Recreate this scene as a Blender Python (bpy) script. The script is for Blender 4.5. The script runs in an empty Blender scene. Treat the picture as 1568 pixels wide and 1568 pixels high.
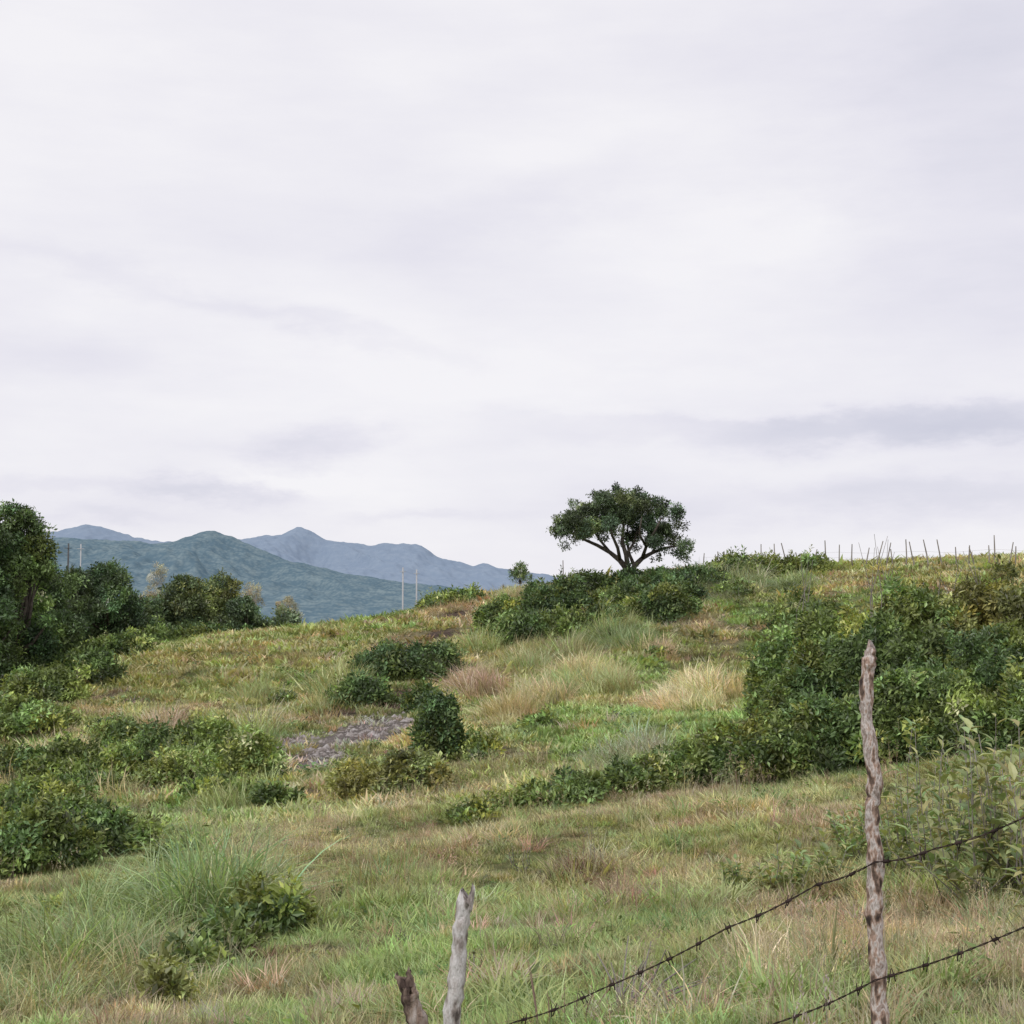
import bpy, math, numpy as np, time
T0=time.time()
rng=np.random.default_rng(7)
scene=bpy.context.scene
# ---------------------------------------------------------------- image pixels to world coordinates
F=2239.0; PITCH=math.atan(166/2239.0); EYE=1.7
cp,sp=math.cos(PITCH),math.sin(PITCH)
def ray(px,py):
    cx=(px-784)/F; cy=(784-py)/F
    return cx, cp-cy*sp, sp+cy*cp
def S(px,py,Y):
    a,b,c=ray(px,py); t=Y/b
    return (a*t,Y,EYE+c*t)
# ---------------------------------------------------------------- noise
_perm=rng.random((256,256))
def vnoise(x,y,seed=0):
    x=np.asarray(x,float)+seed*17.3; y=np.asarray(y,float)+seed*9.7
    xi=np.floor(x).astype(int); yi=np.floor(y).astype(int)
    fx=x-xi; fy=y-yi; fx=fx*fx*(3-2*fx); fy=fy*fy*(3-2*fy)
    a=_perm[xi&255,yi&255]; b=_perm[(xi+1)&255,yi&255]; c=_perm[xi&255,(yi+1)&255]; d=_perm[(xi+1)&255,(yi+1)&255]
    return (a*(1-fx)+b*fx)*(1-fy)+(c*(1-fx)+d*fx)*fy
def fbm(x,y,o=4,seed=0):
    s=0;a=.5;t=0
    x=np.asarray(x,float);y=np.asarray(y,float)
    for i in range(o):
        s=s+a*vnoise(x,y,seed+i*3.1); t+=a; a*=.5; x=x*2.03;y=y*2.03
    return s/t
def sst(a,b,x):
    t=np.clip((x-a)/(b-a),0,1); return t*t*(3-2*t)
# ---------------------------------------------------------------- terrain
C=[(0,1568,9.5),(400,1568,8.5),(784,1568,7.5),(1200,1568,6.8),(1568,1568,6),
(0,1400,16),(400,1400,15),(784,1400,13.5),(1200,1400,12),(1568,1400,10.5),
(0,1270,27),(400,1270,25),(784,1270,22),(1200,1270,18),(1568,1270,15.5),
(400,1200,34),(784,1190,31),(1200,1180,25),(1568,1180,20),(0,1200,36),
(0,1130,44),(250,1100,48),(450,1130,42),(700,1120,40),(900,1120,40),(1150,1100,42),(1568,1100,27),
(0,1040,64),(150,1030,62),(450,1030,60),(700,1010,60),(950,1030,58),(1200,1020,60),(1400,1000,45),(1568,1000,38),
(0,1000,82),(200,985,82),(330,978,84),(450,969,85),(600,948,88),(700,925,88),(800,904,88),(900,893,90),(960,886,90),(1050,877,90),(1150,872,88),(1300,870,80),(1568,869,70),(1800,866,66)]
P=[S(*c) for c in C]
P+=[(-6,2,-.25),(0,0,0),(6,0,.3),(0,-8,.2),(-8,-8,-.2),(8,-8,.4),(-18,8,-1.2),(14,6,.6),
(-50,112,-4),(-20,115,-4),(0,115,-2.5),(20,115,1),(45,110,2.2),(-60,150,-9),(0,150,-9),(60,150,-5),(-70,60,-.5),(-50,30,-2),(50,40,2),(60,80,4)]
P=np.array(P); SC=30.0
def U(r2): return .5*r2*np.log(r2+1e-9)
A=P[:,:2]/SC; n=len(P)
K=U(((A[:,None]-A[None])**2).sum(-1))+np.eye(n)*.004
Q=np.c_[np.ones(n),A]
M=np.block([[K,Q],[Q.T,np.zeros((3,3))]])
W=np.linalg.solve(M,np.r_[P[:,2],0,0,0])
def H(x,y):
    x=np.atleast_1d(np.asarray(x,float)); y=np.atleast_1d(np.asarray(y,float))
    xc=np.clip(x,-72,72)/SC; yc=np.clip(y,-10,155)/SC
    out=W[n]+W[n+1]*xc+W[n+2]*yc
    for i in range(n):
        out=out+W[i]*U((xc-A[i,0])**2+(yc-A[i,1])**2)
    k=sst(3,30,y)
    rel=(fbm(x/9,y/9,3,5)-.5)*.7*k+(fbm(x/2.2,y/2.2,3,9)-.5)*.28
    rel=rel*(1-.55*sst(60,80,y))
    far=np.maximum(sst(110,240,y),np.maximum(sst(75,200,np.abs(x)),sst(20,200,-y)))
    plain=-16+(fbm(x/300,y/300,3,2)-.5)*12
    return (out+rel)*(1-far)+plain*far
YS=np.concatenate([np.arange(3,30,.1),np.arange(30,110,.25)])
def G(px,py):
    a,b,c=ray(px,py); x=a/b*YS; z=EYE+c/b*YS; h=H(x,YS)
    k=np.argmax(h>=z)
    if h[k]<z[k]: k=int(np.argmin(z-h))
    return float(x[k]),float(YS[k]),float(h[k])
# ---------------------------------------------------------------- mesh helpers
def mesh_obj(name,V,Fc,mat=None,smooth=False,parent=None,link=True):
    me=bpy.data.meshes.new(name); me.from_pydata([tuple(v) for v in V],[],[tuple(f) for f in Fc]); me.update()
    ob=bpy.data.objects.new(name,me)
    if mat: me.materials.append(mat)
    if smooth: me.polygons.foreach_set('use_smooth',[True]*len(me.polygons))
    if link: scene.collection.objects.link(ob)
    if parent: ob.parent=parent
    return ob
def grid_obj(name,X,Y,Z,mat,col=None):
    r,c=X.shape; me=bpy.data.meshes.new(name)
    co=np.stack([X,Y,Z],-1).reshape(-1,3).astype(np.float32)
    i=np.arange(r*c).reshape(r,c)
    f=np.stack([i[:-1,:-1],i[:-1,1:],i[1:,1:],i[1:,:-1]],-1).reshape(-1,4)
    me.vertices.add(len(co)); me.vertices.foreach_set('co',co.ravel())
    me.loops.add(f.size); me.loops.foreach_set('vertex_index',f.ravel().astype(np.int32))
    me.polygons.add(len(f)); me.polygons.foreach_set('loop_start',np.arange(0,f.size,4,dtype=np.int32))
    me.polygons.foreach_set('use_smooth',np.ones(len(f),bool))
    me.update(calc_edges=True); me.validate()
    if col is not None:
        a=me.attributes.new('gcol','FLOAT_VECTOR','POINT'); a.data.foreach_set('vector',col.reshape(-1).astype(np.float32))
    me.materials.append(mat)
    ob=bpy.data.objects.new(name,me); scene.collection.objects.link(ob); return ob
class MB:
    def __init__(s): s.V=[];s.F=[]
    def tube(s,pts,rad,sides=7,rough=0,cap=True):
        pts=[np.array(p,float) for p in pts]; b=len(s.V)
        for i,p in enumerate(pts):
            t=pts[min(i+1,len(pts)-1)]-pts[max(i-1,0)]; t=t/(np.linalg.norm(t)+1e-9)
            u=np.cross(t,[0,1,.13]); u/=np.linalg.norm(u)+1e-9; w=np.cross(t,u)
            for k in range(sides):
                a=2*math.pi*k/sides; r=rad[i]*(1+rough*(rng.random()-.5))
                s.V.append(p+r*(math.cos(a)*u+math.sin(a)*w))
        for i in range(len(pts)-1):
            for k in range(sides):
                a=b+i*sides+k; c=b+i*sides+(k+1)%sides
                s.F.append((a,c,c+sides,a+sides))
        if cap:
            s.F.append(tuple(b+k for k in range(sides))[::-1]); s.F.append(tuple(b+(len(pts)-1)*sides+k for k in range(sides)))
    def leaf(s,base,d,nrm,L,Wd,fold=.25,droop=.15):
        base=np.array(base,float); d=np.array(d,float); d/=np.linalg.norm(d)+1e-9
        sd=np.cross(d,nrm); sd/=np.linalg.norm(sd)+1e-9; nn=np.cross(sd,d); b=len(s.V)
        m1=base+d*L*.35; m2=base+d*L*.7-nn*L*droop*.4; tip=base+d*L-nn*L*droop
        s.V+=[base,m1,m2,tip,m1+sd*Wd*.5+nn*Wd*fold,m1-sd*Wd*.5+nn*Wd*fold,m2+sd*Wd*.38+nn*Wd*fold*.7,m2-sd*Wd*.38+nn*Wd*fold*.7]
        s.F+=[(b,b+1,b+4),(b,b+5,b+1),(b+4,b+1,b+2,b+6),(b+1,b+5,b+7,b+2),(b+6,b+2,b+3),(b+2,b+7,b+3)]
    def sleaf(s,base,d,nrm,L,Wd):
        base=np.array(base,float); d=np.array(d,float); d/=np.linalg.norm(d)+1e-9
        sd=np.cross(d,nrm); sd/=np.linalg.norm(sd)+1e-9; nn=np.cross(sd,d); b=len(s.V)
        m=base+d*L*.45
        s.V+=[base,m+sd*Wd*.5+nn*Wd*.15,base+d*L-nn*L*.1,m-sd*Wd*.5+nn*Wd*.15]
        s.F+=[(b,b+1,b+2),(b,b+2,b+3)]
    def blade(s,base,az,lean,L,w,droop,seg=4):
        b=len(s.V); o=np.array([math.cos(az),math.sin(az),0]); sd=np.array([-math.sin(az),math.cos(az),0])
        p=np.array(base,float); ang=lean
        for i in range(seg+1):
            ww=w*(1-(i/seg)**1.6)*.5
            if i==seg: s.V.append(p.copy())
            else: s.V+= [p-sd*ww,p+sd*ww]
            p=p+(o*math.sin(ang)+np.array([0,0,1])*math.cos(ang))*L/seg
            ang+=droop/seg
        for i in range(seg-1): s.F.append((b+2*i,b+2*i+1,b+2*i+3,b+2*i+2))
        s.F.append((b+2*seg-2,b+2*seg-1,b+2*seg))
    def obj(s,name,mat,smooth=False,parent=None,link=True): return mesh_obj(name,s.V,s.F,mat,smooth,parent,link)
# ---------------------------------------------------------------- materials
def newmat(name):
    m=bpy.data.materials.new(name); m.use_nodes=True; nt=m.node_tree; nt.nodes.clear()
    o=nt.nodes.new('ShaderNodeOutputMaterial'); return m,nt,o
def foliage_mat(name,gloss=.05,trans=.25,rl=.7,rh=1.3):
    m,nt,o=newmat(name); N=nt.nodes.new; L=nt.links.new
    a=N('ShaderNodeAttribute'); a.attribute_type='INSTANCER'; a.attribute_name='tint'
    geo=N('ShaderNodeNewGeometry')
    mr=N('ShaderNodeMapRange'); mr.inputs[3].default_value=rl; mr.inputs[4].default_value=rh
    L(geo.outputs['Random Per Island'],mr.inputs[0])
    vm=N('ShaderNodeVectorMath'); vm.operation='SCALE'; L(a.outputs['Vector'],vm.inputs[0]); L(mr.outputs[0],vm.inputs['Scale'])
    b=N('ShaderNodeBsdfDiffuse'); L(vm.outputs[0],b.inputs[0])
    t=N('ShaderNodeBsdfTranslucent'); vm2=N('ShaderNodeVectorMath'); vm2.operation='MULTIPLY'; vm2.inputs[1].default_value=(1.2,1.25,.6)
    L(vm.outputs[0],vm2.inputs[0]); L(vm2.outputs[0],t.inputs[0])
    mx=N('ShaderNodeMixShader'); mx.inputs[0].default_value=trans; L(b.outputs[0],mx.inputs[1]); L(t.outputs[0],mx.inputs[2])
    last=mx
    if gloss:
        g=N('ShaderNodeBsdfGlossy'); g.inputs['Roughness'].default_value=.42; g.inputs[0].default_value=(1,1,1,1)
        m2=N('ShaderNodeMixShader'); m2.inputs[0].default_value=gloss; L(mx.outputs[0],m2.inputs[1]); L(g.outputs[0],m2.inputs[2]); last=m2
    L(last.outputs[0],o.inputs[0])
    return m
M_leaf=foliage_mat('leaf_green',.035,.24,.5,1.55); M_grass=foliage_mat('grass_blade',0,.22)
def ramp(nt,stops):
    r=nt.nodes.new('ShaderNodeValToRGB'); e=r.color_ramp.elements
    while len(e)<len(stops): e.new(.5)
    for i,(p,c) in enumerate(stops): e[i].position=p; e[i].color=(*c,1)
    return r
def noise_mat(name,stops,scale,detail=6,rough=.85,bump=.3,stretch=(1,1,1),bscale=None):
    m,nt,o=newmat(name); N=nt.nodes.new; L=nt.links.new
    tc=N('ShaderNodeTexCoord'); mp=N('ShaderNodeMapping'); mp.inputs['Scale'].default_value=stretch; L(tc.outputs['Object'],mp.inputs[0])
    nz=N('ShaderNodeTexNoise'); nz.inputs['Scale'].default_value=scale; nz.inputs['Detail'].default_value=detail; L(mp.outputs[0],nz.inputs[0])
    r=ramp(nt,stops); L(nz.outputs[0],r.inputs[0])
    b=N('ShaderNodeBsdfPrincipled'); b.inputs['Roughness'].default_value=rough; b.inputs['Specular IOR Level'].default_value=.2; L(r.outputs[0],b.inputs['Base Color'])
    if bump:
        n2=N('ShaderNodeTexNoise'); n2.inputs['Scale'].default_value=bscale or scale*3; n2.inputs['Detail'].default_value=8; L(mp.outputs[0],n2.inputs[0])
        bp=N('ShaderNodeBump'); bp.inputs['Strength'].default_value=bump; bp.inputs['Distance'].default_value=.02; L(n2.outputs[0],bp.inputs['Height']); L(bp.outputs[0],b.inputs['Normal'])
    L(b.outputs[0],o.inputs[0]); return m
M_bark=noise_mat('bark',[(.3,(.045,.036,.03)),(.7,(.13,.11,.09))],6,bump=.6)
M_postR=noise_mat('post_wood_mottled',[(.34,(.06,.045,.04)),(.43,(.19,.13,.10)),(.49,(.46,.32,.25)),(.55,(.68,.62,.58)),(.61,(.34,.25,.21)),(.70,(.56,.51,.47))],38,stretch=(1,1,.4),bump=.7,bscale=90)
M_postW=noise_mat('post_wood_pale',[(.34,(.12,.10,.09)),(.42,(.38,.33,.30)),(.52,(.70,.67,.65)),(.62,(.58,.53,.50)),(.72,(.34,.28,.25))],24,stretch=(1,1,.35),bump=.8,bscale=80)
M_stub=noise_mat('post_wood_brown',[(.35,(.08,.055,.045)),(.5,(.28,.205,.16)),(.66,(.46,.40,.36))],30,stretch=(1,1,.2),bump=.9,bscale=80)
M_wire=noise_mat('rusty_wire',[(.3,(.02,.015,.014)),(.7,(.07,.045,.04))],40,bump=0)
M_rock=noise_mat('rock',[(.35,(.15,.125,.11)),(.5,(.30,.265,.25)),(.68,(.44,.41,.40))],6,bump=0)
M_pole=noise_mat('pole_concrete',[(.3,(.40,.40,.41)),(.7,(.50,.50,.51))],1,bump=0)
M_poledark=noise_mat('pole_dark',[(.3,(.08,.08,.08)),(.7,(.13,.13,.13))],1,bump=0)
M_stick=noise_mat('stick_wood',[(.3,(.16,.14,.125)),(.7,(.36,.32,.29))],2,bump=0)
def ground_mat():
    m,nt,o=newmat('ground_soil_grass'); N=nt.nodes.new; L=nt.links.new
    a=N('ShaderNodeAttribute'); a.attribute_name='gcol'
    tc=N('ShaderNodeTexCoord')
    nz=N('ShaderNodeTexNoise'); nz.inputs['Scale'].default_value=2.3; nz.inputs['Detail'].default_value=10; nz.inputs['Roughness'].default_value=.78; L(tc.outputs['Object'],nz.inputs[0])
    mr=N('ShaderNodeMapRange'); mr.inputs[1].default_value=.32; mr.inputs[2].default_value=.68; mr.inputs[3].default_value=.4; mr.inputs[4].default_value=1.5; L(nz.outputs[0],mr.inputs[0])
    v=N('ShaderNodeVectorMath'); v.operation='SCALE'; L(a.outputs['Vector'],v.inputs[0]); L(mr.outputs[0],v.inputs['Scale'])
    b=N('ShaderNodeBsdfDiffuse'); L(v.outputs[0],b.inputs[0])
    bp=N('ShaderNodeBump'); bp.inputs['Strength'].default_value=1.0; bp.inputs['Distance'].default_value=.25; L(nz.outputs[0],bp.inputs['Height']); L(bp.outputs[0],b.inputs['Normal'])
    L(b.outputs[0],o.inputs[0]); return m
M_ground=ground_mat()
# ---------------------------------------------------------------- ground colour zones
def E(px0,px1,py0,py1):
    a=G((px0+px1)/2,py1); b=G((px0+px1)/2,py0); cy=(a[1]+b[1])/2
    return ((px0+px1)/2-784)/F*cy/ .9973, cy, (px1-px0)/2/F*cy, max((b[1]-a[1])/2,.3)
ZN=[]
def zone(px0,px1,py0,py1,col,w=1): ZN.append((*E(px0,px1,py0,py1),np.array(col),w))
GREEN=(.20,.26,.105); LGREEN=(.25,.31,.135); OLIVE=(.275,.275,.13); DRY=(.44,.39,.235); TAN=(.40,.32,.22); RED=(.30,.225,.165); GREY=(.29,.255,.235); SOIL=(.16,.12,.10)
zone(100,620,975,1070,OLIVE,.6); zone(200,420,990,1030,(.31,.26,.15),.7); zone(90,300,1030,1090,(.24,.23,.11),.6)
zone(640,800,912,965,TAN,.9); zone(560,700,965,1000,(.30,.24,.16),.7)
zone(740,1150,1085,1180,LGREEN,.8); zone(820,1180,1100,1180,LGREEN,.5)
zone(0,500,1230,1310,LGREEN,.6); zone(1030,1180,950,1080,(.29,.27,.14),.6)
zone(1060,1130,930,990,TAN,.6); zone(930,1020,1010,1040,LGREEN,.5)
zone(680,780,1090,1140,OLIVE,.6); zone(0,80,1150,1200,TAN,.7); zone(130,200,1060,1080,RED,.5)
zone(1180,1568,1400,1568,(.37,.31,.20),.5); zone(500,1150,1380,1480,LGREEN,.25)
zone(430,660,1085,1125,(.24,.20,.13),.7)
SCREE=[E(422,474,1124,1152),E(445,535,1142,1180),E(530,640,1094,1126),E(470,600,1116,1152)]
for e in SCREE: ZN.append((*e,np.array(GREY),1.3))
BARE=[E(*a) for a in [(640,705,965,980),(575,650,1062,1090),(480,560,1088,1102),(163,187,1062,1072),(193,238,1075,1084),(590,660,984,992),(680,722,938,948),(470,500,1048,1054),(720,760,1052,1058)]]
for e in BARE: ZN.append((*e,np.array(SOIL),1.3))
def gcol(x,y):
    g=np.array(GREEN);o=np.array(OLIVE);d=np.array(DRY);r=np.array(RED);l=np.array(LGREEN)
    n1=fbm(x/7,y/9,4,1); n2=fbm(x/1.6,y/2.2,4,21); n3=fbm(x/.7,y/.9,3,31)
    c=g+(l-g)*sst(.35,.65,fbm(x/4,y/5,3,44))[:,None]
    c=c+(o-c)*(sst(.40,.60,n1)*.8)[:,None]
    c=c+(d-c)*(sst(.48,.66,n2*.6+n1*.4)*.85)[:,None]
    c=c+(r-c)*(sst(.52,.67,n3*.6+n2*.4)*.72)[:,None]
    dist=(fbm(x/2,y/3,3,66)-.5)*1.4
    for cx,cy,rx,ry,col,w in ZN:
        q=np.sqrt(((x-cx)/rx)**2+((y-cy)/ry)**2)+dist
        k=np.clip(w*(1-sst(.6,1.25,q)),0,1)[:,None]
        c=c+(col-c)*k
    far=sst(120,200,y)[:,None]; c=c+(np.array((.05,.085,.05))-c)*far
    return c
s=np.linspace(-math.asinh(9000/18),math.asinh(9000/18),760); gx=18*np.sinh(s)
t=np.linspace(-math.asinh(60/25),math.asinh(12000/25),640); gy=14+25*np.sinh(t)
X,Y=np.meshgrid(gx,gy); Z=H(X.ravel(),Y.ravel()).reshape(X.shape)
col=gcol(X.ravel(),Y.ravel())*.8
grid_obj('ground',X,Y,Z,M_ground,col)
# ---------------------------------------------------------------- mountains
def mtn_mat(name,dark,light,scale,lo=.28,hi=.54):  # dark and light ramp colours carry the painted aerial haze
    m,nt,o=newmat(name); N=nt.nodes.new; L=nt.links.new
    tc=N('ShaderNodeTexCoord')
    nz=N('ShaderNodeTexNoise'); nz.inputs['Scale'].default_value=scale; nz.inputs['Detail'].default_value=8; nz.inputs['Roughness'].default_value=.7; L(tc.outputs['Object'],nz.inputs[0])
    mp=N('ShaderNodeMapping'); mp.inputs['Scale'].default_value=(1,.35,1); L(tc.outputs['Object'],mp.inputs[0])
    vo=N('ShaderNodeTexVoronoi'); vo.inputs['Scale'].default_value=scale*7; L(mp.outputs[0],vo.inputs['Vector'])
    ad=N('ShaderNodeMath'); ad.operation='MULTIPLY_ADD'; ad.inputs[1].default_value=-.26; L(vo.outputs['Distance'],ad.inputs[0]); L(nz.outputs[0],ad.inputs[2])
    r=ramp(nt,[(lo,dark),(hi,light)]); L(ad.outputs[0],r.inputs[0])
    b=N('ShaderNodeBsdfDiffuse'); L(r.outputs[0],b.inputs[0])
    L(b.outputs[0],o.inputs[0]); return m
def mountain(name,prof,Yr,Y0,mat,seed,rug):
    px=np.array([p[0] for p in prof],float); py=np.array([p[1] for p in prof],float)
    u=np.linspace(-.62,.5,1300); v=np.linspace(0,1,220)
    Yg=Y0+(Yr-Y0)*v; Yg=np.concatenate([Yg,np.linspace(Yr*1.01,Yr*1.35,20)])
    UU,YY=np.meshgrid(u,Yg); XX=UU*Yr*(.35+.65*YY/Yr)
    ppx=784+F*XX/Yr
    el=np.interp(ppx,px,py); hr=EYE+(950-el)/F*Yr*1.0
    d=(YY-Yr)/(Yr-Y0)
    shape=np.where(d<0,np.clip(1+d,0,1)**1.15,np.clip(1-d*1.6,0,1))
    base=-22
    nn=fbm(XX/(Yr*.05)+YY/(Yr*.2),YY/(Yr*.16),5,seed); rd=1-np.abs(2*nn-1)
    n2=fbm(XX/(Yr*.008),YY/(Yr*.014),4,seed+4)
    w=np.clip(1-shape,0,1)
    Zz=base+(hr-base)*shape*(1+ (rd-.85)*rug*np.minimum(w*4,1)) + (n2-.5)*Yr*.0035
    grid_obj(name,XX,YY,Zz,mat)
mountain('mountain_range',[(-900,830),(-400,800),(-100,822),(0,824),(60,818),(100,809),(130,802),(155,806),(190,820),(235,828),(300,834),(380,824),(430,818),(455,808),(472,811),(500,826),(560,835),(600,831),(645,836),(665,850),(700,862),(725,868),(742,864),(770,870),(800,877),(840,881),(860,890),(920,905),(1100,925),(1600,930),(2400,900)],7000,4300,mtn_mat('mountain_far_hazed',(.225,.285,.37),(.26,.32,.40),.006),3,.45)  # distance haze painted in as a pale blue base colour
mountain('forested_hill',[(-900,850),(-300,815),(0,840),(60,830),(100,823),(170,827),(230,832),(262,831),(285,825),(310,814),(330,813),(350,820),(370,830),(400,842),(430,855),(500,872),(560,884),(620,893),(680,898),(760,907),(860,918),(1000,930),(1600,935),(2400,920)],3600,1300,mtn_mat('mountain_forest_hazed',(.11,.17,.21),(.20,.26,.28),.02),12,.6)  # forest mottling, with thinner blue haze mixed into its colours
# ---------------------------------------------------------------- instancing
def proto_coll(name,objs):
    c=bpy.data.collections.new(name)
    for o in objs: c.objects.link(o)
    return c
def make_group(coll):
    ng=bpy.data.node_groups.new('scatter_'+coll.name,'GeometryNodeTree')
    ng.interface.new_socket('Geometry',in_out='INPUT',socket_type='NodeSocketGeometry'); ng.interface.new_socket('Geometry',in_out='OUTPUT',socket_type='NodeSocketGeometry')
    N=ng.nodes.new; L=ng.links.new
    gi=N('NodeGroupInput'); go=N('NodeGroupOutput')
    ci=N('GeometryNodeCollectionInfo'); ci.inputs['Collection'].default_value=coll; ci.inputs['Separate Children'].default_value=True; ci.inputs['Reset Children'].default_value=True
    ip=N('GeometryNodeInstanceOnPoints'); ip.inputs['Pick Instance'].default_value=True
    def at(nm,ty):
        a=N('GeometryNodeInputNamedAttribute'); a.data_type=ty; a.inputs['Name'].default_value=nm; return a.outputs[0]
    er=N('FunctionNodeEulerToRotation')
    L(at('rot','FLOAT_VECTOR'),er.inputs[0]); L(er.outputs[0],ip.inputs['Rotation'])
    L(at('scl','FLOAT_VECTOR'),ip.inputs['Scale']); L(at('idx','INT'),ip.inputs['Instance Index'])
    L(gi.outputs[0],ip.inputs['Points']); L(ci.outputs[0],ip.inputs['Instance']); L(ip.outputs[0],go.inputs[0])
    return ng
NI=0
def scatter(name,pts,rot,scl,tint,group,nproto,parent=None):
    global NI
    k=len(pts); NI+=k
    me=bpy.data.meshes.new(name); me.vertices.add(k); me.vertices.foreach_set('co',np.asarray(pts,np.float32).ravel())
    for nm,arr in (('rot',rot),('scl',scl),('tint',tint)):
        a=me.attributes.new(nm,'FLOAT_VECTOR','POINT'); a.data.foreach_set('vector',np.asarray(arr,np.float32).ravel())
    a=me.attributes.new('idx','INT','POINT'); a.data.foreach_set('value',rng.integers(0,nproto,k).astype(np.int32))
    ob=bpy.data.objects.new(name,me); scene.collection.objects.link(ob)
    m=ob.modifiers.new('scatter','NODES'); m.node_group=group
    if parent: ob.parent=parent
    return ob
def sprig(nl,L,Wd,spread=.75,simple=False):
    mb=MB()
    for i in range(nl):
        h=rng.random(); az=rng.random()*6.283; r=(rng.random()**.6)*spread
        b=np.array([math.cos(az)*r*.8,math.sin(az)*r*.8,h*.9-.3])
        d=np.array([math.cos(az+rng.normal()*.6),math.sin(az+rng.normal()*.6),rng.normal()*.5+.35])
        nr=np.array([rng.normal()*.5,rng.normal()*.5,1])
        l=L*rng.uniform(.6,1.2)
        if simple: mb.sleaf(b,d,nr,l,l*Wd*rng.uniform(.8,1.2))
        else: mb.leaf(b,d,nr,l,l*Wd*rng.uniform(.8,1.2))
    return mb
def shoot(nl,L,Wd):
    mb=MB(); mb.tube([(0,0,-.6),(.05,0,.2),(0,.06,1.3)],[.025,.02,.008],4)
    for i in range(nl):
        h=i/nl*1.6-.3; az=i*2.4; b=np.array([0,0,h]); d=np.array([math.cos(az),math.sin(az),rng.uniform(.2,1)])
        l=L*rng.uniform(.6,1.1)*(1.1-.3*i/nl); mb.sleaf(b,d,(0,0,1),l,l*Wd)
    return mb
sprigs=[sprig(20,.55,.45,simple=True).obj('leaf_sprig',M_leaf,link=False) for _ in range(5)]
G_sprig=make_group(proto_coll('leaf_sprigs',sprigs))
G_shoot=make_group(proto_coll('leaf_shoots',[shoot(14,.55,.36).obj('leaf_shoot',M_leaf,link=False) for _ in range(4)]))
fines=[sprig(44,.30,.5,.85,simple=True).obj('fine_sprig',M_leaf,link=False) for _ in range(5)]
G_fine=make_group(proto_coll('fine_sprigs',fines))
def tuft(nb,w,spread,lean0,lean1,dr,seg=3,d0=.2):
    mb=MB()
    for i in range(nb):
        a=rng.random()*6.283; r=rng.random()**.5*spread
        mb.blade((math.cos(a)*r,math.sin(a)*r,-.05),a+rng.normal()*.8,rng.uniform(lean0,lean1),rng.uniform(.4,1.1),w*rng.uniform(.6,1.3),rng.uniform(d0,dr),seg)
    return mb
G_near=make_group(proto_coll('grass_tufts_short',[tuft(40,.045,.6,.0,.9,1.3).obj('tuft',M_grass,link=False) for _ in range(6)]))
G_far=make_group(proto_coll('grass_tufts_wide',[tuft(18,.13,.65,0,.6,1.0,2).obj('tuft_w',M_grass,link=False) for _ in range(5)]))
G_tall=make_group(proto_coll('grass_tufts_tall',[tuft(56,.02,.35,.05,.6,1.9,4).obj('tuft_t',M_grass,link=False) for _ in range(6)]))
G_reed=make_group(proto_coll('reed_tufts',[tuft(60,.014,.34,.0,.55,2.8,6,1.0).obj('tuft_r',M_grass,link=False) for _ in range(6)]))
def stalk():
    mb=MB()
    for i in range(7):
        a=rng.random()*6.283; mb.blade((rng.normal()*.12,rng.normal()*.12,0),a,rng.uniform(0,.35),rng.uniform(.7,1.1),.012,rng.uniform(0,.5))
        tip=np.array(mb.V[-1])
        for j in range(8):
            mb.sleaf(tip+np.array([rng.normal()*.02,rng.normal()*.02,-j*.025]),(rng.normal(),rng.normal(),1.2),(1,0,0),.05,.014)
    return mb
G_stalk=make_group(proto_coll('grass_seed_stalks',[stalk().obj('stalk',M_grass,link=False) for _ in range(4)]))
def inview(x,y,m=1.18): return (np.abs(x)<(.352*y*m+1.0))
def field(name,y0,y1,dens,group,npro,h0,h1,xy,tintf=None,mult=1.0,maskf=None,lean=0):
    W2=.352*1.18*y1+1.0; k=int(dens*(y1-y0)*2*W2)
    x=rng.uniform(-W2,W2,k); y=rng.uniform(y0,y1,k); m=inview(x,y); x=x[m];y=y[m]
    for j,(cx,cy,rx,ry) in enumerate(SCREE+BARE):
        q=np.sqrt(((x-cx)/rx)**2+((y-cy)/ry)**2)+(fbm(x/.7,y/.7,2,3)-.5)*1.4; k2=(q>1)|(rng.random(len(x))<.08); x=x[k2];y=y[k2]
    if maskf is not None: k2=maskf(x,y); x=x[k2];y=y[k2]
    z=H(x,y); n_=len(x)
    hh=rng.uniform(h0,h1,n_)*(.30+1.5*fbm(x/1.1,y/1.1,3,77)**1.2)
    sx=hh*xy*rng.uniform(.8,1.3,n_)
    rot=np.c_[rng.normal(0,.12,n_),rng.normal(lean,.12,n_),rng.uniform(-.5,.5,n_) if lean else rng.uniform(0,6.28,n_)]
    tint=(gcol(x,y) if tintf is None else tintf(x,y))*rng.uniform(.6,1.4,(n_,1))*np.exp(rng.normal(0,.09,(n_,3)))*mult
    return scatter(name,np.c_[x,y,z-.01],rot,np.c_[sx,sx,hh],tint,group,npro)
GM=1.52
field('grass',4.5,13,150,G_near,6,.05,.14,1.3,mult=GM)
field('grass',13,26,60,G_near,6,.08,.19,1.6,mult=GM)
field('grass',26,55,20,G_far,5,.11,.25,1.8,mult=GM)
field('grass',55,104,6.5,G_far,5,.15,.34,2.4,mult=GM)
def drymask(x,y): return fbm(x/1.5,y/1.8,3,90)>.51
cst=lambda c:(lambda x,y:np.tile(c,(len(x),1)))
field('grass_seed_stalks',5,16,13,G_stalk,4,.2,.42,.8,tintf=cst([.50,.42,.30]),maskf=drymask)
field('grass_seed_stalks',16,34,5,G_stalk,4,.3,.55,1.2,tintf=cst([.44,.37,.26]),maskf=drymask)
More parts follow.
